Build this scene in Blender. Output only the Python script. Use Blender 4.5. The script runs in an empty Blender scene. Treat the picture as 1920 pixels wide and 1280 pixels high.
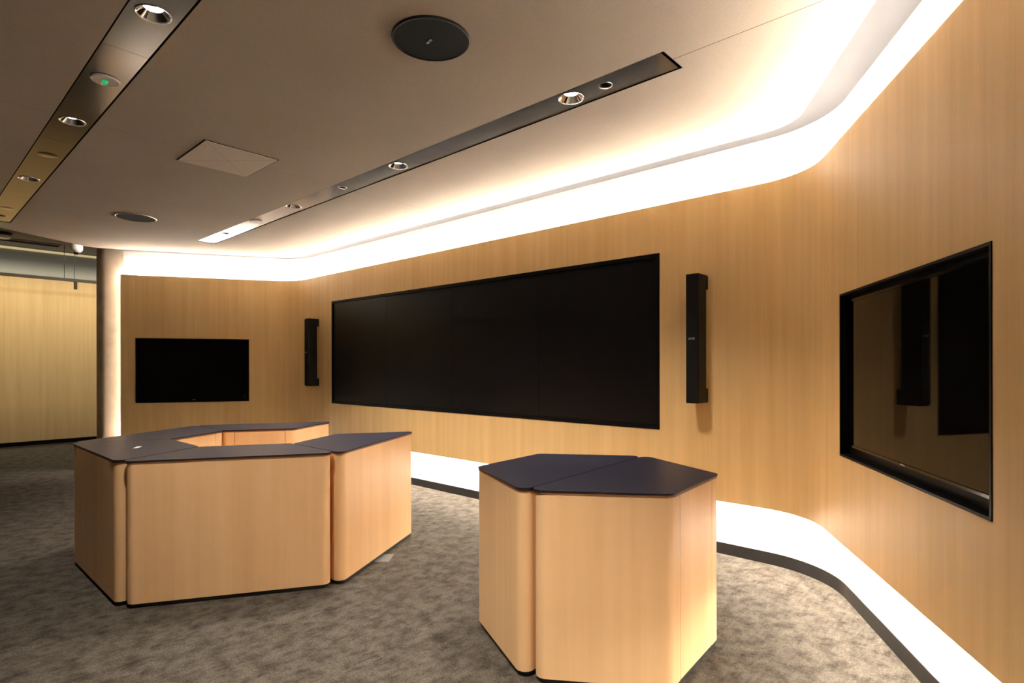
import bpy, bmesh, math, random
from math import sin, cos, pi, radians as R, sqrt
from mathutils import Vector, Matrix
from mathutils.geometry import tessellate_polygon

S = bpy.context.scene
C = S.collection
random.seed(3)

# ------------------------------------------------------------------ helpers
class MB:
    """collects faces (with uv) for ONE mesh object"""
    def __init__(s): s.v = []; s.f = []; s.uv = []; s.m = []; s.sm = []
    def face(s, pts, uvs=None, mi=0, smooth=False):
        i = len(s.v); s.v += [tuple(p) for p in pts]
        s.f.append(tuple(range(i, i + len(pts))))
        s.uv.append(uvs or [(p[0], p[2]) for p in pts]); s.m.append(mi); s.sm.append(smooth)
    def box(s, lo, hi, M=None):
        x0, y0, z0 = lo; x1, y1, z1 = hi
        P = [Vector(p) for p in ((x0,y0,z0),(x1,y0,z0),(x1,y1,z0),(x0,y1,z0),(x0,y0,z1),(x1,y0,z1),(x1,y1,z1),(x0,y1,z1))]
        if M: P = [M @ p for p in P]
        for q in ((0,3,2,1),(4,5,6,7),(0,1,5,4),(1,2,6,5),(2,3,7,6),(3,0,4,7)):
            s.face([P[k] for k in q])
    def prism(s, poly, z0, z1, smooth_from=None, bevel=0.0):
        """ccw plan polygon extruded; u runs along the outline, v up"""
        n = len(poly); L = [0.0]
        for i in range(n):
            a, b = poly[i], poly[(i+1) % n]; L.append(L[-1] + math.hypot(b[0]-a[0], b[1]-a[1]))
        rings = [(poly, z0), (poly, z1)]
        if bevel:
            ins = inset(poly, bevel)
            rings = [(ins, z0), (poly, z0+bevel), (poly, z1-bevel), (ins, z1)]
        for (pa, za), (pb, zb) in zip(rings, rings[1:]):
            for i in range(n):
                j = (i+1) % n
                s.face([(*pa[i], za), (*pa[j], za), (*pb[j], zb), (*pb[i], zb)],
                       [(L[i], za), (L[i+1], za), (L[i+1], zb), (L[i], zb)])
        s.cap(rings[-1][0], z1, True); s.cap(rings[0][0], z0, False)
    def cap(s, poly, z, up, holes=()):
        loops = [[Vector((p[0], p[1], 0)) for p in poly]] + [[Vector((p[0], p[1], 0)) for p in h] for h in holes]
        flat = [p for l in loops for p in l]
        for t in tessellate_polygon(loops):
            a, b, c = [flat[k] for k in t]
            cr = (b.x-a.x)*(c.y-a.y) - (b.y-a.y)*(c.x-a.x)
            if abs(cr) < 1e-12: continue
            if (cr > 0) != up: a, c = c, a
            s.face([(p.x, p.y, z) for p in (a, b, c)], [(p.x, p.y) for p in (a, b, c)])
    def lathe(s, prof, n=48, cx=0, cy=0):
        for (r0, z0), (r1, z1) in zip(prof, prof[1:]):
            for i in range(n):
                a, b = 2*pi*i/n, 2*pi*(i+1)/n
                q = [(cx+r0*cos(a), cy+r0*sin(a), z0), (cx+r0*cos(b), cy+r0*sin(b), z0),
                     (cx+r1*cos(b), cy+r1*sin(b), z1), (cx+r1*cos(a), cy+r1*sin(a), z1)]
                if r0 < 1e-6: q = q[1:]
                elif r1 < 1e-6: q = q[:3]
                s.face(q, [(p[0], p[1]) for p in q], smooth=True)
    def build(s, name, mat, parent=None, weld=True, sharp=40, loc=None, recalc=False):
        me = bpy.data.meshes.new(name)
        me.from_pydata(s.v, [], s.f)
        uvl = me.uv_layers.new(name='UVMap')
        k = 0
        for u in s.uv:
            for w in u: uvl.data[k].uv = w; k += 1
        bm = bmesh.new(); bm.from_mesh(me)
        if weld: bmesh.ops.remove_doubles(bm, verts=bm.verts, dist=1e-5)
        if recalc: bmesh.ops.recalc_face_normals(bm, faces=bm.faces)
        for f in bm.faces: f.smooth = True
        for e in bm.edges:
            e.smooth = not (len(e.link_faces) != 2 or e.calc_face_angle(9) > R(sharp))
        bm.to_mesh(me); bm.free()
        me.materials.append(mat)
        o = bpy.data.objects.new(name, me); C.objects.link(o)
        if parent: o.parent = parent
        if loc: o.location = loc
        return o

def inset(poly, d):
    n = len(poly); out = []
    for i in range(n):
        a, b, c = [Vector(poly[k % n]) for k in (i-1, i, i+1)]
        e1, e2 = (b-a).normalized(), (c-b).normalized()
        n1, n2 = Vector((-e1.y, e1.x)), Vector((-e2.y, e2.x))
        m = n1 + n2; m *= d / max(1e-6, m.dot(n1)) if False else d / (1 + n1.dot(n2))
        out.append(tuple(b + m))
    return out

def rounded(poly, rads, seg=8):
    """ccw polygon with rounded corners"""
    n = len(poly); out = []
    for i in range(n):
        a, b, c = [Vector(poly[k % n]) for k in (i-1, i, i+1)]
        r = rads[i] if isinstance(rads, (list, tuple)) else rads
        e1, e2 = (a-b).normalized(), (c-b).normalized()
        ang = math.acos(max(-1, min(1, e1.dot(e2))))
        if r <= 0 or ang > pi-1e-3: out.append(tuple(b)); continue
        t = r / math.tan(ang/2)
        p1, p2 = b+e1*t, b+e2*t
        ctr = b + (e1+e2).normalized()*(r/sin(ang/2))
        v1, v2 = p1-ctr, p2-ctr
        a1 = math.atan2(v1.y, v1.x); da = math.atan2(v2.y, v2.x) - a1
        while da > pi: da -= 2*pi
        while da < -pi: da += 2*pi
        for k in range(seg+1):
            q = a1 + da*k/seg; out.append((ctr.x+r*cos(q), ctr.y+r*sin(q)))
    return out

def tag(o, label=None, cat=None, group=None, kind=None):
    if label: o['label'] = label
    if cat: o['category'] = cat
    if group: o['group'] = group
    if kind: o['kind'] = kind
    return o
def empty(name, loc=(0,0,0), rz=0.0):
    o = bpy.data.objects.new(name, None); C.objects.link(o)
    o.location = loc; o.rotation_euler = (0, 0, rz); o.empty_display_size = .1
    return o
def struct(o, label, cat): return tag(o, label, cat, kind='structure')
def copy_tree(o, parent=None):
    c = o.copy(); C.objects.link(c)
    if parent: c.parent = parent
    for ch in list(o.children): copy_tree(ch, c)
    return c
def text_mesh(body, size, name, mat, parent, M, font_sx=1.0):
    cu = bpy.data.curves.new(name, 'FONT'); cu.body = body; cu.size = size; cu.align_x = 'CENTER'; cu.align_y = 'CENTER'; cu.extrude = .0006
    t = bpy.data.objects.new(name, cu); C.objects.link(t)
    dg = bpy.context.evaluated_depsgraph_get()
    me = bpy.data.meshes.new_from_object(t.evaluated_get(dg))
    bpy.data.objects.remove(t)
    me.materials.clear(); me.materials.append(mat); me.name = name
    o = bpy.data.objects.new(name, me); C.objects.link(o); o.parent = parent; o.matrix_local = M
    return o

# ------------------------------------------------------------------ materials
def mat(name):
    m = bpy.data.materials.new(name); m.use_nodes = True
    nt = m.node_tree; b = nt.nodes['Principled BSDF']
    return m, nt, b
def N(nt, t, **k):
    n = nt.nodes.new(t)
    for a, v in k.items():
        if a.startswith('i_'): n.inputs[a[2:].replace('_', ' ')].default_value = v
        else: setattr(n, a, v)
    return n
def L(nt, a, b): nt.links.new(a, b)
def ramp(nt, fac, stops):
    r = nt.nodes.new('ShaderNodeValToRGB')
    while len(r.color_ramp.elements) < len(stops): r.color_ramp.elements.new(.5)
    for e, (p, c) in zip(r.color_ramp.elements, stops): e.position = p; e.color = (*c, 1)
    L(nt, fac, r.inputs[0]); return r.outputs[0]
def mixc(nt, fac, a, b, mode='MIX'):
    n = nt.nodes.new('ShaderNodeMix'); n.data_type = 'RGBA'; n.blend_type = mode
    for sk, v in ((n.inputs[0], fac), (n.inputs[6], a), (n.inputs[7], b)):
        if isinstance(v, (int, float)): sk.default_value = v
        elif isinstance(v, tuple): sk.default_value = (*v, 1)
        else: L(nt, v, sk)
    return n.outputs[2]
def plain(name, col, rough=.5, metal=0.0, spec=.5, noise=0.0, nscale=60):
    m, nt, b = mat(name)
    b.inputs['Roughness'].default_value = rough; b.inputs['Metallic'].default_value = metal
    b.inputs['Specular IOR Level'].default_value = spec
    if noise:
        tc = N(nt, 'ShaderNodeTexCoord'); no = N(nt, 'ShaderNodeTexNoise', i_Scale=nscale, i_Detail=3.0)
        L(nt, tc.outputs['Object'], no.inputs['Vector'])
        c = ramp(nt, no.outputs[0], [(.3, tuple(x*(1-noise) for x in col)), (.7, tuple(min(1, x*(1+noise)) for x in col))])
        L(nt, c, b.inputs['Base Color'])
    else: b.inputs['Base Color'].default_value = (*col, 1)
    return m
def emit(name, col, st):
    m, nt, b = mat(name)
    b.inputs['Base Color'].default_value = (0,0,0,1)
    b.inputs['Emission Color'].default_value = (*col, 1); b.inputs['Emission Strength'].default_value = st
    return m
def veneer(name, ca, cb, leaf=.15, leafamt=.12, grain=220, rough=.42, amt=.3, spec=.5):
    """straight-grain veneer: fine vertical streaks over leaves; u along the face, v up"""
    m, nt, b = mat(name)
    uv = N(nt, 'ShaderNodeUVMap')
    mp = N(nt, 'ShaderNodeMapping'); mp.inputs['Scale'].default_value = (grain, 2.2, 1)
    L(nt, uv.outputs[0], mp.inputs[0])
    n1 = N(nt, 'ShaderNodeTexNoise', i_Scale=1.0, i_Detail=5.0, i_Roughness=.62); L(nt, mp.outputs[0], n1.inputs['Vector'])
    mp2 = N(nt, 'ShaderNodeMapping'); mp2.inputs['Scale'].default_value = (14, .5, 1); L(nt, uv.outputs[0], mp2.inputs[0])
    n2 = N(nt, 'ShaderNodeTexNoise', i_Scale=1.0, i_Detail=3.0); L(nt, mp2.outputs[0], n2.inputs['Vector'])
    sx = N(nt, 'ShaderNodeSeparateXYZ'); L(nt, uv.outputs[0], sx.inputs[0])
    dv = N(nt, 'ShaderNodeMath', operation='DIVIDE'); L(nt, sx.outputs[0], dv.inputs[0]); dv.inputs[1].default_value = leaf
    fl = N(nt, 'ShaderNodeMath', operation='FLOOR'); L(nt, dv.outputs[0], fl.inputs[0])
    wn = N(nt, 'ShaderNodeTexWhiteNoise', noise_dimensions='1D'); L(nt, fl.outputs[0], wn.inputs['W'])
    s1 = N(nt, 'ShaderNodeMath', operation='MULTIPLY_ADD'); L(nt, n1.outputs[0], s1.inputs[0]); s1.inputs[1].default_value = amt; 
    s2 = N(nt, 'ShaderNodeMath', operation='MULTIPLY_ADD'); L(nt, n2.outputs[0], s2.inputs[0]); s2.inputs[1].default_value = .6
    s3 = N(nt, 'ShaderNodeMath', operation='MULTIPLY'); L(nt, wn.outputs[0], s3.inputs[0]); s3.inputs[1].default_value = leafamt
    L(nt, s3.outputs[0], s2.inputs[2]); L(nt, s2.outputs[0], s1.inputs[2])
    lo = .3*amt + .6*.3; hi = .7*amt + .6*.7 + leafamt
    mr = N(nt, 'ShaderNodeMapRange'); L(nt, s1.outputs[0], mr.inputs[0]); mr.inputs[1].default_value = lo; mr.inputs[2].default_value = hi
    c = ramp(nt, mr.outputs[0], [(0, ca), (1, cb)])
    L(nt, c, b.inputs['Base Color'])
    b.inputs['Roughness'].default_value = rough; b.inputs['Specular IOR Level'].default_value = spec
    bp = N(nt, 'ShaderNodeBump', i_Strength=.06, i_Distance=.002); L(nt, n1.outputs[0], bp.inputs['Height']); L(nt, bp.outputs[0], b.inputs['Normal'])
    return m

M_oak = veneer('oak_wall_veneer', (.62,.41,.175), (.77,.54,.26), leaf=.32, leafamt=.04, grain=170, rough=.47, spec=.38)
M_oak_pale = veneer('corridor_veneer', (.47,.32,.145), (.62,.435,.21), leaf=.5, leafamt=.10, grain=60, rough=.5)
M_maple = veneer('maple_desk_veneer', (.74,.46,.225), (.86,.565,.305), leaf=.165, leafamt=.14, grain=150, rough=.42, amt=.22, spec=.3)
M_white = plain('white_plaster', (.66,.64,.62), .6, noise=.02, nscale=8)
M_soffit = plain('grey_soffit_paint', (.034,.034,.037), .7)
M_stone = plain('warm_grey_plaster', (.42,.345,.265), .65, noise=.10, nscale=7)
M_dark = plain('dark_plinth_metal', (.016,.014,.013), .30, spec=.22, noise=.15, nscale=6)
M_black = plain('black_reveal', (.004,.004,.004), .8, spec=.05)
M_frame = plain('black_display_frame', (.003,.003,.0035), .5, spec=.1)
M_wallb = plain('distant_wall_paint', (.30,.26,.21), .8)
M_corr = plain('corridor_upper_paint', (.33,.32,.285), .7)
M_corrc = plain('corridor_ceiling_paint', (.15,.125,.09), .8)
M_top = plain('charcoal_worktop', (.0135,.0130,.0215), .36, spec=.13, noise=.10, nscale=160)
M_base = plain('black_desk_base', (.012,.012,.012), .6)
M_core = plain('plywood_edge', (.20,.095,.035), .6)
M_spk = plain('black_speaker_housing', (.010,.009,.008), .5, spec=.18)
M_grille = plain('black_speaker_grille', (.012,.011,.0105), .7, spec=.08, noise=.35, nscale=900)
M_badge = plain('silver_badge', (.42,.42,.40), .35, metal=.3)
M_chrome = plain('polished_chrome', (.86,.84,.82), .06, metal=1.0)
M_ring = plain('satin_trim_ring', (.70,.66,.62), .25, metal=1.0)
M_hole = plain('lamp_recess', (.004,.004,.004), .7)
M_disc = plain('white_plastic_cover', (.60,.56,.52), .5)
M_cam = plain('white_camera_plastic', (.75,.74,.72), .4)
M_smoked = plain('smoked_dome', (.02,.018,.016), .12)
M_rail = plain('dark_bronze_rail', (.06,.045,.03), .5)
M_wire = plain('dark_wire', (.012,.011,.009), .9, spec=.05)
M_paper = plain('white_card', (.75,.75,.78), .6)
M_alu = plain('grey_floor_plate', (.10,.10,.092), .5)

LEDC = (1.0, .915, .81)
E_strip = emit('led_tape', LEDC, 42.0)
E_strip_low = emit('led_tape_lower', (1.0, .935, .85), 52.0)
E_strip_end = emit('led_tape_end', LEDC, 13.0)
E_lamp = emit('lamp_lens', (1.0, .96, .95), 30.0)
E_green = emit('green_indicator', (.01, .75, .25), .10)
E_cove = emit('corridor_cove_light', (1.0, .78, .42), .10)

# screen glass
def screen(name, col, rough, coat):
    m, nt, b = mat(name)
    b.inputs['Base Color'].default_value = (*col, 1); b.inputs['Roughness'].default_value = rough
    b.inputs['Specular IOR Level'].default_value = coat
    return m
M_scr_gloss = screen('glossy_display_glass', (.002,.002,.002), .03, .17)
M_scr_matt = screen('matt_display_panel', (.005,.005,.0055), .33, .20)

# brushed metal for ceiling channels
def brushed():
    m, nt, b = mat('brushed_steel')
    b.inputs['Metallic'].default_value = 1.0
    tc = N(nt, 'ShaderNodeTexCoord'); mp = N(nt, 'ShaderNodeMapping'); mp.inputs['Scale'].default_value = (2, 70, 2)
    L(nt, tc.outputs['Object'], mp.inputs[0])
    no = N(nt, 'ShaderNodeTexNoise', i_Scale=1.0, i_Detail=4.0); L(nt, mp.outputs[0], no.inputs['Vector'])
    c = ramp(nt, no.outputs[0], [(.3, (.217,.200,.178)), (.7, (.223,.205,.182))]); L(nt, c, b.inputs['Base Color'])
    b.inputs['Roughness'].default_value = .17
    return m
M_steel = brushed()

# fabric ceiling with fine weave and hairline panel joints (object coordinates = world metres)
def fabric():
    m, nt, b = mat('fabric_ceiling_panel')
    tc = N(nt, 'ShaderNodeTexCoord')
    no = N(nt, 'ShaderNodeTexNoise', i_Scale=210.0, i_Detail=2.0); L(nt, tc.outputs['Object'], no.inputs['Vector'])
    n2 = N(nt, 'ShaderNodeTexNoise', i_Scale=1.3, i_Detail=2.0); L(nt, tc.outputs['Object'], n2.inputs['Vector'])
    c0 = ramp(nt, no.outputs[0], [(.25, (.35,.290,.232)), (.75, (.46,.386,.316))])
    c1 = ramp(nt, n2.outputs[0], [(.3, (.94,.94,.94)), (.7, (1,1,1))])
    c = mixc(nt, 1.0, c0, c1, 'MULTIPLY')
    sp = N(nt, 'ShaderNodeSeparateXYZ'); L(nt, tc.outputs['Object'], sp.inputs[0])
    def line(out, at, w):
        a = N(nt, 'ShaderNodeMath', operation='SUBTRACT'); L(nt, out, a.inputs[0]); a.inputs[1].default_value = at
        d = N(nt, 'ShaderNodeMath', operation='ABSOLUTE'); L(nt, a.outputs[0], d.inputs[0])
        l = N(nt, 'ShaderNodeMath', operation='LESS_THAN'); L(nt, d.outputs[0], l.inputs[0]); l.inputs[1].default_value = w
        return l.outputs[0]
    j1 = line(sp.outputs[0], -4.80, .0013)
    j2 = line(sp.outputs[1], 2.905, .0022)
    g = N(nt, 'ShaderNodeMath', operation='GREATER_THAN'); L(nt, sp.outputs[0], g.inputs[0]); g.inputs[1].default_value = -1.5
    j2b = N(nt, 'ShaderNodeMath', operation='MULTIPLY'); L(nt, j2, j2b.inputs[0]); L(nt, g.outputs[0], j2b.inputs[1])
    c = mixc(nt, j1, c, (.17,.14,.12)); c = mixc(nt, j2b.outputs[0], c, (.06,.04,.03))
    L(nt, c, b.inputs['Base Color']); b.inputs['Roughness'].default_value = .9; b.inputs['Specular IOR Level'].default_value = .15
    bp = N(nt, 'ShaderNodeBump', i_Strength=.15, i_Distance=.001); L(nt, no.outputs[0], bp.inputs['Height']); L(nt, bp.outputs[0], b.inputs['Normal'])
    return m
M_fabric = fabric()

def hatch_mat():
    m, nt, b = mat('scored_access_panel')
    tc = N(nt, 'ShaderNodeTexCoord'); sp = N(nt, 'ShaderNodeSeparateXYZ'); L(nt, tc.outputs['Object'], sp.inputs[0])
    no = N(nt, 'ShaderNodeTexNoise', i_Scale=210.0, i_Detail=2.0); L(nt, tc.outputs['Object'], no.inputs['Vector'])
    c = ramp(nt, no.outputs[0], [(.25, (.53,.45,.37)), (.75, (.64,.55,.46))])
    for sg in (1, -1):
        a = N(nt, 'ShaderNodeMath', operation='MULTIPLY_ADD'); L(nt, sp.outputs[1], a.inputs[0]); a.inputs[1].default_value = sg*1.08; L(nt, sp.outputs[0], a.inputs[2])
        d = N(nt, 'ShaderNodeMath', operation='ABSOLUTE'); L(nt, a.outputs[0], d.inputs[0])
        l = N(nt, 'ShaderNodeMath', operation='LESS_THAN'); L(nt, d.outputs[0], l.inputs[0]); l.inputs[1].default_value = .0022
        c = mixc(nt, l.outputs[0], c, (.27,.22,.19))
    L(nt, c, b.inputs['Base Color']); b.inputs['Roughness'].default_value = .85
    return m
M_hatch = hatch_mat()

def carpet():
    m, nt, b = mat('mottled_carpet_tile')
    tc = N(nt, 'ShaderNodeTexCoord')
    mp = N(nt, 'ShaderNodeMapping'); mp.inputs['Scale'].default_value = (10.5, 9.0, 1); L(nt, tc.outputs['Object'], mp.inputs[0])
    a = N(nt, 'ShaderNodeTexNoise', i_Scale=1.0, i_Detail=6.0, i_Roughness=.68); L(nt, mp.outputs[0], a.inputs['Vector'])
    sn = N(nt, 'ShaderNodeVectorMath', operation='SNAP'); sn.inputs[1].default_value = (.016, .0001, 1); L(nt, tc.outputs['Object'], sn.inputs[0])
    mp2 = N(nt, 'ShaderNodeMapping'); mp2.inputs['Scale'].default_value = (43, 9, 1); mp2.inputs['Location'].default_value = (3.1, 7.7, 0); L(nt, sn.outputs[0], mp2.inputs[0])
    a2 = N(nt, 'ShaderNodeTexNoise', i_Scale=1.0, i_Detail=3.0, i_Roughness=.6); L(nt, mp2.outputs[0], a2.inputs['Vector'])
    f = N(nt, 'ShaderNodeTexNoise', i_Scale=330.0, i_Detail=2.0); L(nt, tc.outputs['Object'], f.inputs['Vector'])
    s1 = N(nt, 'ShaderNodeMath', operation='MULTIPLY_ADD'); L(nt, a2.outputs[0], s1.inputs[0]); s1.inputs[1].default_value = .38; L(nt, a.outputs[0], s1.inputs[2])
    c0 = ramp(nt, s1.outputs[0], [(.48, (.029,.024,.0185)), (.61, (.053,.0445,.035)), (.73, (.077,.0665,.053)), (.88, (.098,.086,.070))])
    c1 = ramp(nt, f.outputs[0], [(.25, (.62,.62,.62)), (.75, (1.25,1.25,1.25))])
    f2 = N(nt, 'ShaderNodeTexNoise', i_Scale=105.0, i_Detail=3.0, i_Roughness=.7); L(nt, tc.outputs['Object'], f2.inputs['Vector'])
    c2 = ramp(nt, f2.outputs[0], [(.28, (.55,.55,.55)), (.72, (1.45,1.45,1.45))])
    c = mixc(nt, 1.0, mixc(nt, 1.0, c0, c1, 'MULTIPLY'), c2, 'MULTIPLY')
    # half-metre plank joints
    L(nt, c, b.inputs['Base Color']); b.inputs['Roughness'].default_value = .97; b.inputs['Specular IOR Level'].default_value = .05
    hs = N(nt, 'ShaderNodeMath', operation='ADD'); L(nt, f.outputs[0], hs.inputs[0]); L(nt, a2.outputs[0], hs.inputs[1])
    bp = N(nt, 'ShaderNodeBump', i_Strength=.5, i_Distance=.004); L(nt, hs.outputs[0], bp.inputs['Height']); L(nt, bp.outputs[0], b.inputs['Normal'])
    return m
M_carpet = carpet()

# ------------------------------------------------------------------ room geometry
D = 4.37                                   # front of the veneer on the back wall
VR = Vector((-1.16, D)); VL = Vector((-8.631, D))
ER = Vector((cos(R(300)), sin(R(300)))); NR = Vector((sqrt(3)/2, .5))
EL = Vector((cos(R(240)), sin(R(240)))); NL = Vector((-sqrt(3)/2, .5))
RC = .55
LEFT_LEN, RIGHT_LEN = 2.39, 4.2
ZB, ZT = .448, 2.851
ZC, ZS = 3.18, 3.222
TAN = RC*math.tan(R(30))

def arc(V, e1, r_add, seg=14):
    """concave room corner: from the side along e1 (towards V) to the other side"""
    pass
def path(o, a0=0.0, a1=None, seg=16):
    """plan points + arc length (measured on the front face) at offset o behind the veneer front,
       from the left end to the right end.  returns list of (point, s)"""
    out = []
    cl = VL + (EL + Vector((1, 0))).normalized() * (RC/sin(R(60)))
    cr = VR + (ER + Vector((-1, 0))).normalized() * (RC/sin(R(60)))
    s = 0.0
    p = VL + EL*LEFT_LEN + NL*o; out.append((p, s)); s += LEFT_LEN - TAN
    for k in range(seg+1):
        q = R(150) - R(60)*k/seg
        out.append((cl + Vector((cos(q), sin(q)))*(RC+o), s + RC*R(60)*k/seg))
    s += RC*R(60)
    mlen = (VR-VL).length - 2*TAN; s += mlen
    for k in range(seg+1):
        q = R(90) - R(60)*k/seg
        out.append((cr + Vector((cos(q), sin(q)))*(RC+o), s + RC*R(60)*k/seg))
    s += RC*R(60)
    out.append((VR + ER*RIGHT_LEN + NR*o, s + RIGHT_LEN - TAN))
    return out
SEG = 16
iL0, iL1 = 0, 1                 # straight left : 0-1 ; arc 1..17 ; straight back 17-18 ; arc 18..34 ; straight right 34-35
iA, iB, iC, iD = 1, 1+SEG, 2+SEG, 2+2*SEG

def strip(mb, pts, z0, z1, flip=False):
    for (a, s0), (b, s1) in zip(pts, pts[1:]):
        q = [(a.x, a.y, z0), (b.x, b.y, z0), (b.x, b.y, z1), (a.x, a.y, z1)]; u = [(s0, z0), (s1, z0), (s1, z1), (s0, z1)]
        if flip: q.reverse(); u.reverse()
        mb.face(q, u)
def hplane(mb, pa, pb, z, up):
    for (a, s0), (b, s1), (c, _), (d, _) in zip(pa, pa[1:], pb[1:], pb):
        q = [(a.x,a.y,z),(b.x,b.y,z),(c.x,c.y,z),(d.x,d.y,z)]
        n = Vector((b-a)).cross(Vector(c-a)) if False else (b.x-a.x)*(c.y-a.y)-(b.y-a.y)*(c.x-a.x)
        if (n > 0) != up: q.reverse()
        mb.face(q)
def rect_with_hole(mb, a, sa, b, sb, z0, z1, hole, depth, nrm):
    """vertical rectangle a->b with a rectangular opening hole=(t0,t1,h0,h1) (t in metres from a); lips go back by depth along nrm"""
    L_ = (b-a).length; d = (b-a)/L_
    t0, t1, h0, h1 = hole
    def P(t, z, off=0): q = a + d*t + nrm*off; return (q.x, q.y, z)
    for (ta, tb, za, zb) in ((0, t0, z0, z1), (t1, L_, z0, z1), (t0, t1, z0, h0), (t0, t1, h1, z1)):
        mb.face([P(ta,za), P(tb,za), P(tb,zb), P(ta,zb)], [(sa+ta,za),(sa+tb,za),(sa+tb,zb),(sa+ta,zb)])
    for p, q in (((t0,h0),(t1,h0)), ((t1,h0),(t1,h1)), ((t1,h1),(t0,h1)), ((t0,h1),(t0,h0))):
        mb.face([P(*p), P(*q), P(*q, depth), P(*p, depth)])

TH = .025
PF, PBk = path(0.0), path(TH)
zs0, zs1 = .968, 1.925
zv1 = 2.450
XV0, XV1 = -7.537, -2.308        # video wall opening
def veneer_wall(name, i0, i1, straight, hole, nrm, end, label):
    mb = MB()
    pts = PF[i0:i1+1]; bk = PBk[i0:i1+1]
    a, sa = PF[straight]; b, sb = PF[straight+1]
    for k in range(i0, i1):
        if k == straight: rect_with_hole(mb, a, sa, b, sb, ZB, ZT, hole, TH, nrm)
        else: strip(mb, PF[k:k+2], ZB, ZT)
    strip(mb, bk, ZB, ZT, True) if False else None
    hplane(mb, pts, bk, ZT, True); hplane(mb, pts, bk, ZB, False)
    for k in end:
        (p, s), (q, _) = PF[k], PBk[k]
        mb.face([(p.x,p.y,ZB),(q.x,q.y,ZB),(q.x,q.y,ZT),(p.x,p.y,ZT)])
    # back skin keeps the strip light behind the lining
    for k in range(i0, i1):
        if k == straight:
            (p, s0), (q, s1) = PBk[k], PBk[k+1]
            Lg = (q-p).length; d = (q-p)/Lg; t0, t1, h0, h1 = hole
            for (ta, tb, za, zb) in ((0, t0, ZB, ZT), (t1, Lg, ZB, ZT), (t0, t1, ZB, h0), (t0, t1, h1, ZT)):
                A, B = p+d*ta, p+d*tb
                mb.face([(B.x,B.y,za),(A.x,A.y,za),(A.x,A.y,zb),(B.x,B.y,zb)])
        else: strip(mb, PBk[k:k+2], ZB, ZT, True)
    o = mb.build(name, M_oak, sharp=30)
    return struct(o, label, 'wall')
# left: opening measured from the left end
tl0, tl1 = LEFT_LEN-2.201, LEFT_LEN-.673
veneer_wall('wall_left', iL0, iA+SEG//2, 0, (tl0, tl1, zs0, zs1), NL, (0,), 'oak veneer wall lining behind the small far screen')
tb0 = XV0 - PF[iB][0].x; tb1 = XV1 - PF[iB][0].x
veneer_wall('wall_back', iA+SEG//2, iC+SEG//2, iB, (tb0, tb1, zs0, zv1), Vector((0,1)), (), 'long oak veneer wall lining around the wide video wall')
tr0 = .634 - TAN; tr1 = 2.122 - TAN
veneer_wall('wall_right', iC+SEG//2, iD+1, iD, (tr0, tr1, zs0, zs1), NR, (iD+1,), 'oak veneer wall lining around the near right-hand screen')

# white backing wall, with rounded free end on the left
OB = .135
PB = path(OB)
mb = MB()
strip(mb, PB, .09, ZS)
o = mb.build('wall_recess', M_white); struct(o, 'white recessed wall glowing above and below the oak lining', 'wall')
# bullnose end
LE = VL + EL*LEFT_LEN + NL*OB
ext, rb = .22, .17
pts = [(LE, 0.0), (LE + EL*ext, ext)]
ctr = LE + EL*ext + NL*rb
for k in range(1, 25):
    q = pi*k/24
    v = (-NL)*cos(q) + EL*sin(q); pts.append((ctr + v*rb, ext + rb*q))
pts.append((LE + NL*2*rb - EL*2.6, 5)); 
mb = MB(); strip(mb, list(reversed(pts)), 0.0, 3.8)
o = mb.build('wall_end', M_stone); struct(o, 'rounded plaster wall end beside the small far screen', 'wall')
# behind right end
RE = VR + ER*RIGHT_LEN + NR*OB

# plinth (dark skirting), one piece per wall side
PP = path(OB-.004); PP2 = path(OB+.02)
for name, i0, i1, lab in (('baseboard_left', 0, iA+SEG//2, 'dark skirting under the left lining'),
                          ('baseboard_back', iA+SEG//2, iC+SEG//2, 'dark skirting under the back lining'),
                          ('baseboard_right', iC+SEG//2, iD+1, 'dark curved skirting under the right lining')):
    mb = MB(); strip(mb, PP[i0:i1+1], 0, .09); hplane(mb, PP[i0:i1+1], PP2[i0:i1+1], .09, True)
    struct(mb.build(name, M_dark), lab, 'skirting')

# LED tapes behind the lining
def led(name, o, z, r, material, label, n=8):
    sec = [(o + r*cos(2*pi*k/n), z + r*sin(2*pi*k/n)) for k in range(n)]
    ps = [path(q[0]) for q in sec]
    mb = MB()
    for k in range(n):
        A, B = ps[k], ps[(k+1) % n]; za, zb = sec[k][1], sec[(k+1) % n][1]
        for i in range(len(A)-1):
            (a, _), (b, _), (c, _), (d, _) = A[i], A[i+1], B[i+1], B[i]
            mb.face([(a.x,a.y,za),(b.x,b.y,za),(c.x,c.y,zb),(d.x,d.y,zb)])
    for i in (0, -1): mb.face([(ps[k][i][0].x, ps[k][i][0].y, sec[k][1]) for k in range(n)])
    o_ = mb.build(name, material, sharp=60, recalc=True)
    return tag(o_, label, 'light strip', 'hidden strip lights')
led('light_strip', .062, 2.845, .011, E_strip, 'strip light hidden behind the top edge of the oak lining')
led('light_strip', .062, .462, .011, E_strip_low, 'strip light hidden behind the bottom edge of the oak lining')
# vertical tape at the free left end
mb = MB()
p0 = VL + EL*(LEFT_LEN-.05) + NL*.065; 
Mx = Matrix.Translation((p0.x, p0.y, 0)) @ Matrix.Rotation(R(240), 4, 'Z')
mb.box((-.005, -.008, .52), (.005, .008, 2.79), Mx)
tag(mb.build('light_strip', E_strip_end), 'upright strip light hidden behind the left edge of the oak lining', 'light strip', 'hidden strip lights')

# floor
mb = MB(); mb.face([(-14.6,-5,0),(6,-5,0),(6,8,0),(-14.6,8,0)])
struct(mb.build('floor', M_carpet), 'mottled grey brown carpet floor', 'floor')

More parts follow.
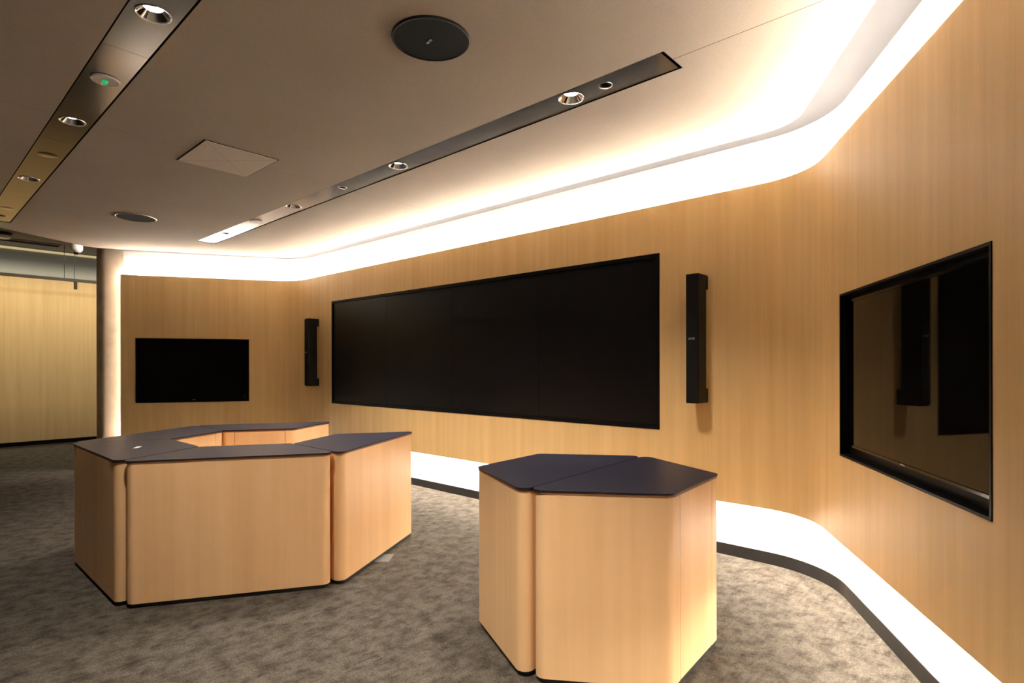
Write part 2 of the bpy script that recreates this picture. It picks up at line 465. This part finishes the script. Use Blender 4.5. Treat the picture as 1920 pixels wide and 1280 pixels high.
# ceiling: fabric panel with two channel openings
YE, DR_, DL_, DBL = 4.266, 1.078, 9.45, 7.493
def isect(n1, d1, n2, d2):
    det = n1[0]*n2[1]-n1[1]*n2[0]; return ((d1*n2[1]-d2*n1[1])/det, (n1[0]*d2-n2[0]*d1)/det)
nB = (-sqrt(3)/2, -.5)
P1 = isect((0,1), YE, NR, DR_); P2 = isect((0,1), YE, NL, DL_); P3 = isect(NL, DL_, nB, DBL); P4 = isect(nB, DBL, (0,1), -4.6); P5 = isect(NR, DR_, (0,1), -4.6)
hexp = rounded([P1, P2, P3, P4, P5], [.35, .35, .30, 0, 0], 10)
S1 = (-8.80, .40, .747, .976); S2 = (-8.235, -1.452, 2.797, 3.024)
def rect(r): return [(r[0],r[2]),(r[1],r[2]),(r[1],r[3]),(r[0],r[3])]
mb = MB()
mb.cap(hexp, ZC, False, [rect(S1), rect(S2)])
n = len(hexp)
for i in range(n):
    a, b = hexp[i], hexp[(i+1) % n]; mb.face([(*a,ZC),(*b,ZC),(*b,ZC+.03),(*a,ZC+.03)])
for r in (S1, S2):
    q = rect(r)
    for i in range(4):
        a, b = q[i], q[(i+1) % 4]; mb.face([(*b,ZC),(*a,ZC),(*a,ZC+.03),(*b,ZC+.03)])
struct(mb.build('ceiling', M_fabric, sharp=20), 'grey beige fabric ceiling panel with curved corners', 'ceiling')
# white soffit over the panel reaching the recessed wall
mb = MB()
inner = [p for p, s in PB]
soff = [tuple(p) for p in inner] + [(RE.x, RE.y), (4.2, -4.6)] + [P4, P3]
mb.cap(soff, ZS, False); 
struct(mb.build('trim_1', M_soffit), 'grey soffit strip between ceiling panel and white wall', 'soffit')

# corridor beyond the rounded wall end
XC = -14.206
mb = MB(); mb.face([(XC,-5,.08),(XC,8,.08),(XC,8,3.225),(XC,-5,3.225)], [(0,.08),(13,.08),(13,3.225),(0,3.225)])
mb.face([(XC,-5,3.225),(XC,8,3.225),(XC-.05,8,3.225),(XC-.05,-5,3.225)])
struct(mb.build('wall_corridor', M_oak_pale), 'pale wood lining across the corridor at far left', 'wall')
mb = MB(); mb.face([(XC-.05,-5,3.2),(XC-.05,8,3.2),(XC-.05,8,3.8),(XC-.05,-5,3.8)])
struct(mb.build('wall_upper', M_corr), 'grey wall above the far corridor lining', 'wall')
mb = MB(); mb.box((XC-.02,-5,0), (XC+.004,8,.08)); struct(mb.build('baseboard_corridor', M_black), 'black skirting under the far corridor lining', 'skirting')
mb = MB(); mb.face([(XC-.1,-5,3.8),(-4,-5,3.8),(-4,8,3.8),(XC-.1,8,3.8)][::-1])
struct(mb.build('ceiling_corridor', M_corrc), 'dark ceiling of the corridor at far left', 'ceiling')
mb = MB(); mb.box((XC-.05,-5,3.735), (XC-.02,8,3.775))
tag(mb.build('light_strip', E_cove), 'thin amber cove light along the top of the corridor wall', 'light strip')
mb = MB(); mb.face([(-14.6,-4.6,0),(6,-4.6,0),(6,-4.6,3.8),(-14.6,-4.6,3.8)][::-1]); struct(mb.build('wall_front', M_wallb), 'plain wall behind the viewer', 'wall')
mb = MB(); mb.face([(-14.6,7.5,0),(-8,7.5,0),(-8,7.5,3.8),(-14.6,7.5,3.8)]); struct(mb.build('wall_far', M_wallb), 'plain wall at the far end of the corridor', 'wall')
mb = MB(); mb.face([(4.2,-4.7,0),(4.2,3,0),(4.2,3,3.8),(4.2,-4.7,3.8)][::-1]); struct(mb.build('wall_side', M_wallb), 'plain wall to the right of the viewer', 'wall')

# linear air diffuser in corridor ceiling
t = empty('air_diffuser', (-13.64, .9, 3.8))
mb = MB(); mb.box((-.16,-3,-.012), (.16,1.33,-.004)); mb.build('frame', M_corrc, t)
for x in (-.075, .0, .075):
    mb = MB(); mb.box((x-.022,-3,-.016), (x+.022,1.31,-.0125)); mb.build('slot', M_black, t)
tag(t, 'black slotted linear air diffuser in the corridor ceiling', 'air vent')
# smoke detector
t = empty('smoke_detector', (-13.0, 1.33, 3.8))
mb = MB(); mb.lathe([(0,-.004),(.135,-.004),(.135,-.03),(.115,-.05)]); mb.build('base', M_spk, t)
mb = MB(); mb.lathe([(.115,-.05),(.118,-.075),(.10,-.098),(0,-.104)]); mb.build('cover', M_cam, t)
tag(t, 'round white smoke detector on the corridor ceiling', 'smoke detector')
# dome camera
t = empty('dome_camera', (-11.5, 2.085, 3.5))
mb = MB(); mb.lathe([(0,.30),(.03,.30),(.03,.03)], 24); mb.build('stem', M_cam, t)
mb = MB(); mb.lathe([(.03,.045),(.07,.04),(.086,.02),(.090,-.06),(.086,-.095),(.066,-.125),(.046,-.138)], 40); mb.build('housing', M_cam, t)
mb = MB(); mb.lathe([(.046,-.136),(.036,-.158),(.018,-.170),(0,-.173)], 40); mb.build('dome', M_smoked, t)
tag(t, 'white dome security camera hanging beside the rounded wall end', 'camera')
# suspended track light
t = empty('track_light', (-13.4, 2.0, 3.143))
mb = MB(); mb.box((-.02,-6,-.030), (.02,3.2,.024)); mb.build('rail', M_rail, t)
for y in (.247, .402, -1.2):
    mb = MB(); mb.lathe([(.004,.02),(.004,.657)], 8, 0, y); mb.build('wire', M_wire, t)
mb = MB(); mb.box((-.012,.385,-.04), (.012,.43,-.02)); 
mb.lathe([(0,-.17),(.027,-.17),(.027,-.035),(0,-.035)], 20, 0, .418); mb.build('spot_head', M_rail, t)
tag(t, 'dark suspended track with a small spot in front of the corridor lining', 'track light')

# ------------------------------------------------------------------ ceiling channels and fittings
def circ(x, y, r, n=32): return [(x+r*cos(2*pi*k/n), y+r*sin(2*pi*k/n)) for k in range(n)]
def channel(name, r, holes, joints, label):
    x0, x1, y0, y1 = r; cx, cy = (x0+x1)/2, (y0+y1)/2
    t = empty(name, (cx, cy, ZC))
    g = .009
    Lx, Ly = (x1-x0)/2, (y1-y0)/2
    # plate in lengths
    xs = [-Lx+g] + [j-cx for j in joints] + [Lx-.020]
    for a, b in zip(xs, xs[1:]):
        a2, b2 = a+.0012, b-.0012
        mb = MB()
        poly = [(a2,-Ly+g),(b2,-Ly+g),(b2,Ly-g),(a2,Ly-g)]
        hs = [circ(h[0]-cx, h[1]-cy, h[2]) for h in holes if a2 < h[0]-cx < b2]
        mb.cap(poly, .004, False, hs)
        for i in range(4):
            p, q = poly[i], poly[(i+1) % 4]; mb.face([(*p,.004),(*q,.004),(*q,.012),(*p,.012)])
        mb.build('plate', M_steel, t)
    mb = MB(); mb.box((-Lx,-Ly,.0395), (Lx,Ly,.041))
    for (a, b, c, d) in ((-Lx,-Ly,Lx,-Ly+.0015),(-Lx,Ly-.0015,Lx,Ly),(-Lx,-Ly,-Lx+.0015,Ly),(Lx-.0015,-Ly,Lx,Ly)):
        mb.box((a,b,0),(c,d,.0395))
    mb.build('reveal', M_black, t)
    tag(t, label, 'ceiling channel', 'brushed metal ceiling channels')
    return t
Y1, Y2 = .8615, 2.9105
h1 = [(-3.10,Y1,.073), (-4.86,Y1,.073), (-6.63,Y1,.073), (-8.46,Y1,.045), (-1.32,Y1,.073)]
h2 = [(-2.14,2.900,.077), (-3.93,2.895,.077), (-5.73,2.885,.077), (-1.889,2.908,.038), (-4.789,2.892,.038), (-7.512,2.885,.045)]
channel('light_channel', S1, h1, [-7.2,-5.35,-3.565,-1.8], 'dark brushed steel channel across the upper left of the ceiling')
channel('light_channel', S2, h2, [-6.35,-4.80,-3.35], 'brushed steel channel parallel to the video wall, ending near the right corner')

def downlight(x, y, label, r=.072, lit=True):
    t = empty('downlight', (x, y, ZC+.004))
    mb = MB(); mb.lathe([(r-.003,.001),(r+.001,-.0035),(r+.005,-.003),(r+.006,.0)]); mb.build('trim_ring', M_ring, t)
    mb = MB(); mb.lathe([(r-.003,.001),(r*.56,.034)]); mb.build('reflector', M_chrome, t)
    mb = MB(); mb.lathe([(0,.032),(r*.56,.032)]); mb.build('lamp', E_lamp, t)
    return tag(t, label, 'downlight', 'recessed chrome downlights')
dl = 'recessed chrome downlight '
downlight(-3.10, Y1, dl+'in the left steel channel, nearest and showing its bright lamp')
downlight(-4.86, Y1, dl+'in the left steel channel, just beyond the green-lit disc')
downlight(-6.63, Y1, dl+'near the far end of the left steel channel')
downlight(-2.14, 2.900, dl+'at the right end of the channel facing the video wall, lamp visible', .076)
downlight(-3.93, 2.895, dl+'in the middle of the channel facing the video wall', .076)
downlight(-5.73, 2.885, dl+'beside the pale disc towards the far end of the right channel', .076)
def pinhole(x, y, label, r):
    t = empty('pinhole_light', (x, y, ZC+.004))
    mb = MB(); mb.lathe([(r-.004,.002),(r-.003,-.003),(r+.004,-.0025),(r+.005,0)], 32); mb.build('trim_ring', M_ring, t)
    mb = MB(); mb.lathe([(r-.004,.002),(r-.007,.035),(0,.035)], 32); mb.build('recess', M_hole, t)
    return tag(t, label, 'ceiling fitting', 'small dark recessed fittings')
pinhole(-1.889, 2.908, 'small dark round fitting next to the brightest downlight of the right channel', .038)
pinhole(-4.789, 2.892, 'small dark round fitting midway along the right channel', .038)
pinhole(-7.512, 2.885, 'small dark round fitting in the bright far tip of the right channel', .045)
pinhole(-8.46, Y1, 'small dark round fitting at the far tip of the left channel', .045)
def disc(name, x, y, r, m, label, cat, group=None, th=.010):
    t = empty(name, (x, y, ZC+.004))
    mb = MB(); mb.lathe([(0,-th),(r-.004,-th),(r,-th*.6),(r,0)]); mb.build('cover', m, t)
    return tag(t, label, cat, group)
t = disc('emergency_light', -4.014, .8655, .073, M_disc, 'pale round ceiling disc with a glowing green lens in the left channel', 'emergency light')
mb = MB(); mb.lathe([(0,-.030),(.008,-.028),(.014,-.020),(.016,-.010)], 24); mb.build('indicator_lens', E_green, t)
disc('ceiling_cover', -6.639, 2.887, .070, M_disc, 'pale blank round cover near the far end of the right channel', 'ceiling cover')
disc('ceiling_cover', -5.775, .866, .066, M_steel, 'flush steel round cover in the left channel between two downlights', 'ceiling cover', th=.0018)
disc('ceiling_cover', -8.033, .862, .066, M_steel, 'flush steel round cover close to the far tip of the left channel', 'ceiling cover', th=.0018)

# round ceiling speakers
def ceiling_speaker(x, y, r, m, label, badge):
    t = empty('ceiling_speaker', (x, y, ZC))
    mb = MB(); mb.lathe([(r-.010,-.010),(r-.003,-.011),(r+.002,-.006),(r+.002,0)], 72); mb.build('rim', M_spk if m is M_grille else M_ring, t)
    mb = MB(); mb.lathe([(0,-.009),(r-.010,-.009)], 72); mb.build('grille', m, t)
    if badge:
        text_mesh('BOSE', .020, 'badge', M_badge, t, Matrix.Translation((-.0115,-.0015,-.0100)) @ Matrix.Rotation(R(-11.3),4,'Z') @ Matrix.Rotation(pi,4,'X'))
    return tag(t, label, 'ceiling speaker', 'round ceiling speakers')
M_grille_far = plain('dark_grey_speaker_grille', (.030,.028,.027), .8, spec=.05, noise=.3, nscale=700)
ceiling_speaker(-2.277, 1.885, .198, M_grille, 'large black round ceiling speaker nearest the viewer', True)
ceiling_speaker(-7.425, 1.89, .198, M_grille_far, 'dark round ceiling speaker far away at left', False)

# access hatch
t = empty('access_hatch', (-4.822, 1.868, ZC))
mb = MB(); mb.box((-.296,-.274,-.006), (.296,.274,.0)); mb.build('panel', M_hatch, t)
mb = MB(); mb.box((-.306,-.284,-.0015), (.306,.284,.001)); mb.build('frame_gap', M_black, t)
tag(t, 'pale square access hatch with scored diagonals in the fabric ceiling', 'access hatch')

# ------------------------------------------------------------------ displays
def wall_matrix(p, n):
    """local frame: x right (seen from the room), y into the wall, z up"""
    y = Vector((n.x, n.y, 0)); x = Vector((n.y, -n.x, 0))
    M = Matrix.Identity(4)
    for i, v in enumerate((x, y, Vector((0,0,1)))):
        for k in range(3): M[k][i] = v[k]
    M.translation = Vector((p.x, p.y, 0)); return M
def frame_ring(mb, w0, w1, z0, z1, b, y0, y1, bl=None, br=None, bb=None, bt=None):
    bl = b if bl is None else bl; br = b if br is None else br; bb = b if bb is None else bb; bt = b if bt is None else bt
    mb.box((w0,y0,z0),(w0+bl,y1,z1)); mb.box((w1-br,y0,z0),(w1,y1,z1)); mb.box((w0+bl,y0,z0),(w1-br,y1,z0+bb)); mb.box((w0+bl,y0,z1-bt),(w1-br,y1,z1))
def display(name, p, n, w, z0, z1, depth, label, marg):
    t = empty(name); t.matrix_world = wall_matrix(p, n)
    h = w/2
    # black lining of the opening
    mb = MB(); frame_ring(mb, -h, h, z0, z1, .012, -.004, depth+.012); mb.box((-h+.012, depth, z0+.012), (h-.012, depth+.012, z1-.012))
    mb.build('opening_frame', M_frame, t)
    ml, mr, mbm, mt = marg
    mb = MB(); frame_ring(mb, -h+ml, h-mr, z0+mbm, z1-mt, .013, depth-.022, depth-.001)
    mb.build('bezel', M_frame if False else M_bezel, t)
    mb = MB(); mb.box((-h+ml+.013, depth-.018, z0+mbm+.013), (h-mr-.013, depth-.002, z1-mt-.013)); mb.build('screen', M_scr_gloss, t)
    mb = MB(); mb.box((-.022, depth-.0232, z0+mbm+.004), (.022, depth-.0219, z0+mbm+.0095)); mb.build('badge', M_badge, t)
    tag(t, label, 'screen', 'flush wall screens')
    return t
M_bezel = plain('gloss_black_bezel', (.003,.003,.003), .12, spec=.2)
pl = VL + EL*((.673+2.201)/2); pr = VR + ER*((.634+2.122)/2)
display('wall_display', pl, NL, 1.528-.002, zs0+.001, zs1-.001, 0.035, 'small dark flat screen in the far left wall lining', (.03,.03,.03,.03))
display('wall_display', pr, NR, 1.488-.002, zs0+.001, zs1-.001, .050, 'near glossy black flat screen set into the right wall lining', (.030,.025,.062,.040))

t = empty('video_wall'); t.matrix_world = wall_matrix(Vector(((XV0+XV1)/2, D)), Vector((0,1)))
hw = (XV1-XV0)/2 - .001; z0, z1 = zs0+.001, zv1-.001
mb = MB(); frame_ring(mb, -hw, hw, z0, z1, .035, -.004, .05); mb.box((-hw+.035,.045,z0+.035),(hw-.035,.05,z1-.035)); mb.build('surround_frame', M_frame, t)
pw = (2*hw-.07)/4
for k in range(4):
    a = -hw+.035+k*pw
    mb = MB(); mb.box((a+.0012,.014,z0+.0365),(a+pw-.0012,.044,z1-.0365)); mb.build('screen_panel', M_scr_matt, t)
tag(t, 'wide black video wall of four side-by-side panels in the back wall', 'screen')

# column loudspeakers
def column_speaker(xc, label):
    t = empty('column_speaker', (xc, D, 0))
    z0, z1 = 1.212, 2.215
    f0, f1 = -.173, -.031
    poly = rounded([(-.0525,f1),(-.0525,f0+.004),(0,f0-.004),(.0525,f0+.004),(.0525,f1)], [.006,.008,.05,.008,.006], 4)
    mb = MB(); mb.prism(poly, z0, z1, bevel=.004); mb.build('cabinet', M_spk, t, recalc=True)
    mb = MB(); mb.box((-.045,f0-.0062,z0+.012),(.045,f0+.02,z1-.012)); mb.build('grille', M_grille, t)
    for zz in (z0, z1-.112):
        mb = MB(); pl_ = rounded([(-.0525,zz),(.0525,zz),(.0525,zz+.112),(-.0525,zz+.112)], .008, 3)
        n_ = len(pl_)
        for i in range(n_):
            a, b = pl_[i], pl_[(i+1) % n_]
            mb.face([(a[0],f1-.002,a[1]),(b[0],f1-.002,b[1]),(b[0],0.0,b[1]),(a[0],0.0,a[1])])
        mb.cap(pl_, 0, True)
        nv = []
        for q in range(len(mb.f)-1, -1, -1):
            if len(mb.f[q]) == 3:
                for vi in mb.f[q]: x_, y_, _z = mb.v[vi]; nv.append((vi, (x_, f1-.002, y_)))
        for vi, c_ in nv: mb.v[vi] = c_
        mb.build('wall_bracket', M_spk, t, recalc=True)
    text_mesh('BOSE', .022, 'badge', M_badge, t, Matrix.Translation((.0, f0-.0072, 1.712)) @ Matrix.Rotation(pi/2, 4, 'X'))
    return tag(t, label, 'loudspeaker', 'black column loudspeakers')
column_speaker(-1.9425, 'slim black column loudspeaker right of the video wall')
column_speaker(-7.952, 'slim black column loudspeaker left of the video wall')

# ------------------------------------------------------------------ desk modules
SS, WW = .6220, .591
LL = SS + 2*WW/sqrt(3)
def make_module():
    root = empty('desk_module')
    c = [(-LL/2,0),(LL/2,0),(SS/2,WW),(-SS/2,WW)]
    def outline(d, r=.05): 
        return rounded(inset(c, d) if d else c, [r,r,r,r], 10)
    dw = .215; g = .0035; dep = .02
    body = outline(.006)
    # cut the door recess into the short face (y = WW-.006)
    yb = WW-.006
    out = []
    for i, p in enumerate(body):
        out.append(p)
        q = body[(i+1) % len(body)]
        if abs(p[1]-yb) < 1e-4 and abs(q[1]-yb) < 1e-4 and p[0] > 0 > q[0]:
            out += [(dw+g,yb),(dw+g,yb-dep),(-dw-g,yb-dep),(-dw-g,yb)]
    mb = MB(); mb.prism(out, .028, .8992); mb.build('body', M_maple, root, sharp=25)
    mb = MB(); mb.prism([(-dw,yb-dep+.0005),(dw,yb-dep+.0005),(dw,yb),(-dw,yb)], .030, .8975); mb.build('door', M_maple, root)
    mb = MB(); mb.prism(outline(.020, .04), 0, .030); mb.build('base', M_base, root, sharp=25)
    mb = MB(); mb.prism(outline(.0035), .899, .9095); mb.build('core_edge', M_core, root, sharp=25)
    mb = MB(); mb.prism(outline(.0005), .9095, .918, bevel=.0010); mb.build('top', M_top, root, sharp=30)
    return root
G1, G2 = 'desk modules of the open hexagonal counter', 'desk modules of the six-sided table'
mods = [
 (-1.8185, 2.6797, -85.87, 'right half of the six-sided maple table, charcoal top, nearest the right wall', G2),
 (-1.8228, 2.6682, 94.13, 'left half of the six-sided maple table, charcoal top', G2),
 (-4.8260, .9548, 0.0, 'maple desk module at the left front of the open counter, white card on top', G1),
 (-3.8250, 1.5030, 58.7, 'broad maple desk module at the front of the open counter, facing the viewer', G1),
 (-3.7850, 2.6400, 119.2, 'maple desk module at the right end of the open counter, closest to the six-sided table', G1),
 (-5.8160, 1.5085, -59.5, 'maple desk module at the back left of the open counter', G1),
 (-5.8305, 2.6440, -120.2, 'farthest maple desk module of the open counter, its cabinet door seen across the opening', G1)]
proto = make_module()
for i, (x, y, a, lab, g) in enumerate(mods):
    o = proto if i == 0 else copy_tree(proto)
    o.location = (x, y, 0); o.rotation_euler = (0, 0, R(a)); tag(o, lab, 'desk', g)

t = empty('paper_card', (-4.783, 1.222, .918), R(146))
mb = MB(); mb.prism(rounded([(-.045,-.014),(.045,-.014),(.045,.014),(-.045,.014)], .003, 3), .0002, .0022); o = mb.build('paper_card', M_paper)
bpy.data.objects.remove(t); o.location = (-4.783, 1.222, .918); o.rotation_euler = (0,0,R(146))
tag(o, 'small white card lying on the charcoal top of the left front desk', 'card')
mb = MB(); mb.prism([(-.09,-.09),(.09,-.09),(.09,.09),(-.09,.09)], .0002, .005, bevel=.001); o = mb.build('floor_outlet_cover', M_alu)
o.location = (-3.772, 2.60, 0); o.rotation_euler = (0,0,R(40))
tag(o, 'grey metal floor outlet cover peeping out under the right end desk', 'floor outlet')

# ------------------------------------------------------------------ lights
def spot(x, y, z, power, ang=70, blend=.6, col=(1,.90,.78), size=.04, rot=(0,0,0)):
    l = bpy.data.lights.new('spot', 'SPOT'); l.energy = power; l.spot_size = R(ang); l.spot_blend = blend; l.color = col; l.shadow_soft_size = size
    o = bpy.data.objects.new('spot', l); C.objects.link(o); o.location = (x, y, z); o.rotation_euler = rot
for x, p in ((-3.10, 60), (-4.86, 18), (-6.63, 32), (-1.32, 140)): spot(x, Y1, ZC-.01, p, 84, .9, size=.10)
for x, p in ((-2.14, 85), (-3.93, 150), (-5.73, 130)): spot(x, 2.895, ZC-.01, p, 104, 1.0, size=.18)
# corridor wall washers, plus an added fill for the dome camera
def area(loc, rot, sx, sy, power, col, spread=180):
    l = bpy.data.lights.new('area', 'AREA'); l.shape = 'RECTANGLE'; l.size = sx; l.size_y = sy; l.energy = power; l.color = col; l.spread = R(spread)
    o = bpy.data.objects.new('area', l); C.objects.link(o); o.location = loc; o.rotation_euler = rot
area((-13.30, 1.0, 3.62), (0, R(27), 0), .06, 7.0, 12, (1,.87,.62), 120)
area((-10.75, 3.0, 3.74), (0, 0, 0), .3, 1.0, 17, (1,.92,.78))  # added fill without a fixture, out of view, to brighten the dome camera
area((-14.13, 1.0, 3.24), (0, R(180), 0),   .04, 8.0, 1.2, (.93,1.0,.88))
w = bpy.data.worlds.new('world'); S.world = w; w.use_nodes = True
w.node_tree.nodes['Background'].inputs[0].default_value = (.02,.018,.015,1); w.node_tree.nodes['Background'].inputs[1].default_value = .2

# ------------------------------------------------------------------ camera
F_PX, CY = 1069.4, 687.0
cam = bpy.data.cameras.new('camera'); co = bpy.data.objects.new('camera', cam); C.objects.link(co)
cam.sensor_width = 36; cam.sensor_fit = 'HORIZONTAL'; cam.lens = F_PX*36/1920
cam.shift_y = (CY-640)/1920
cam.clip_start = .02
co.location = (0, 0, 1.5)
co.rotation_mode = 'XYZ'
co.matrix_world = Matrix.Translation((0,0,1.5)) @ Matrix.Rotation(R(42.356),4,'Z') @ Matrix.Rotation(R(90-.017),4,'X') @ Matrix.Rotation(R(-.086),4,'Z')
S.camera = co
S.view_settings.view_transform = 'Standard'; S.view_settings.look = 'None'; S.view_settings.gamma = 1
S.view_settings.use_curve_mapping = False
S.view_settings.exposure = 2.5
S.cycles.use_denoising = True
S.cycles.max_bounces = 10; S.cycles.diffuse_bounces = 6; S.cycles.glossy_bounces = 5
S.cycles.sample_clamp_indirect = 8.0
S.cycles.caustics_reflective = False; S.cycles.caustics_refractive = False
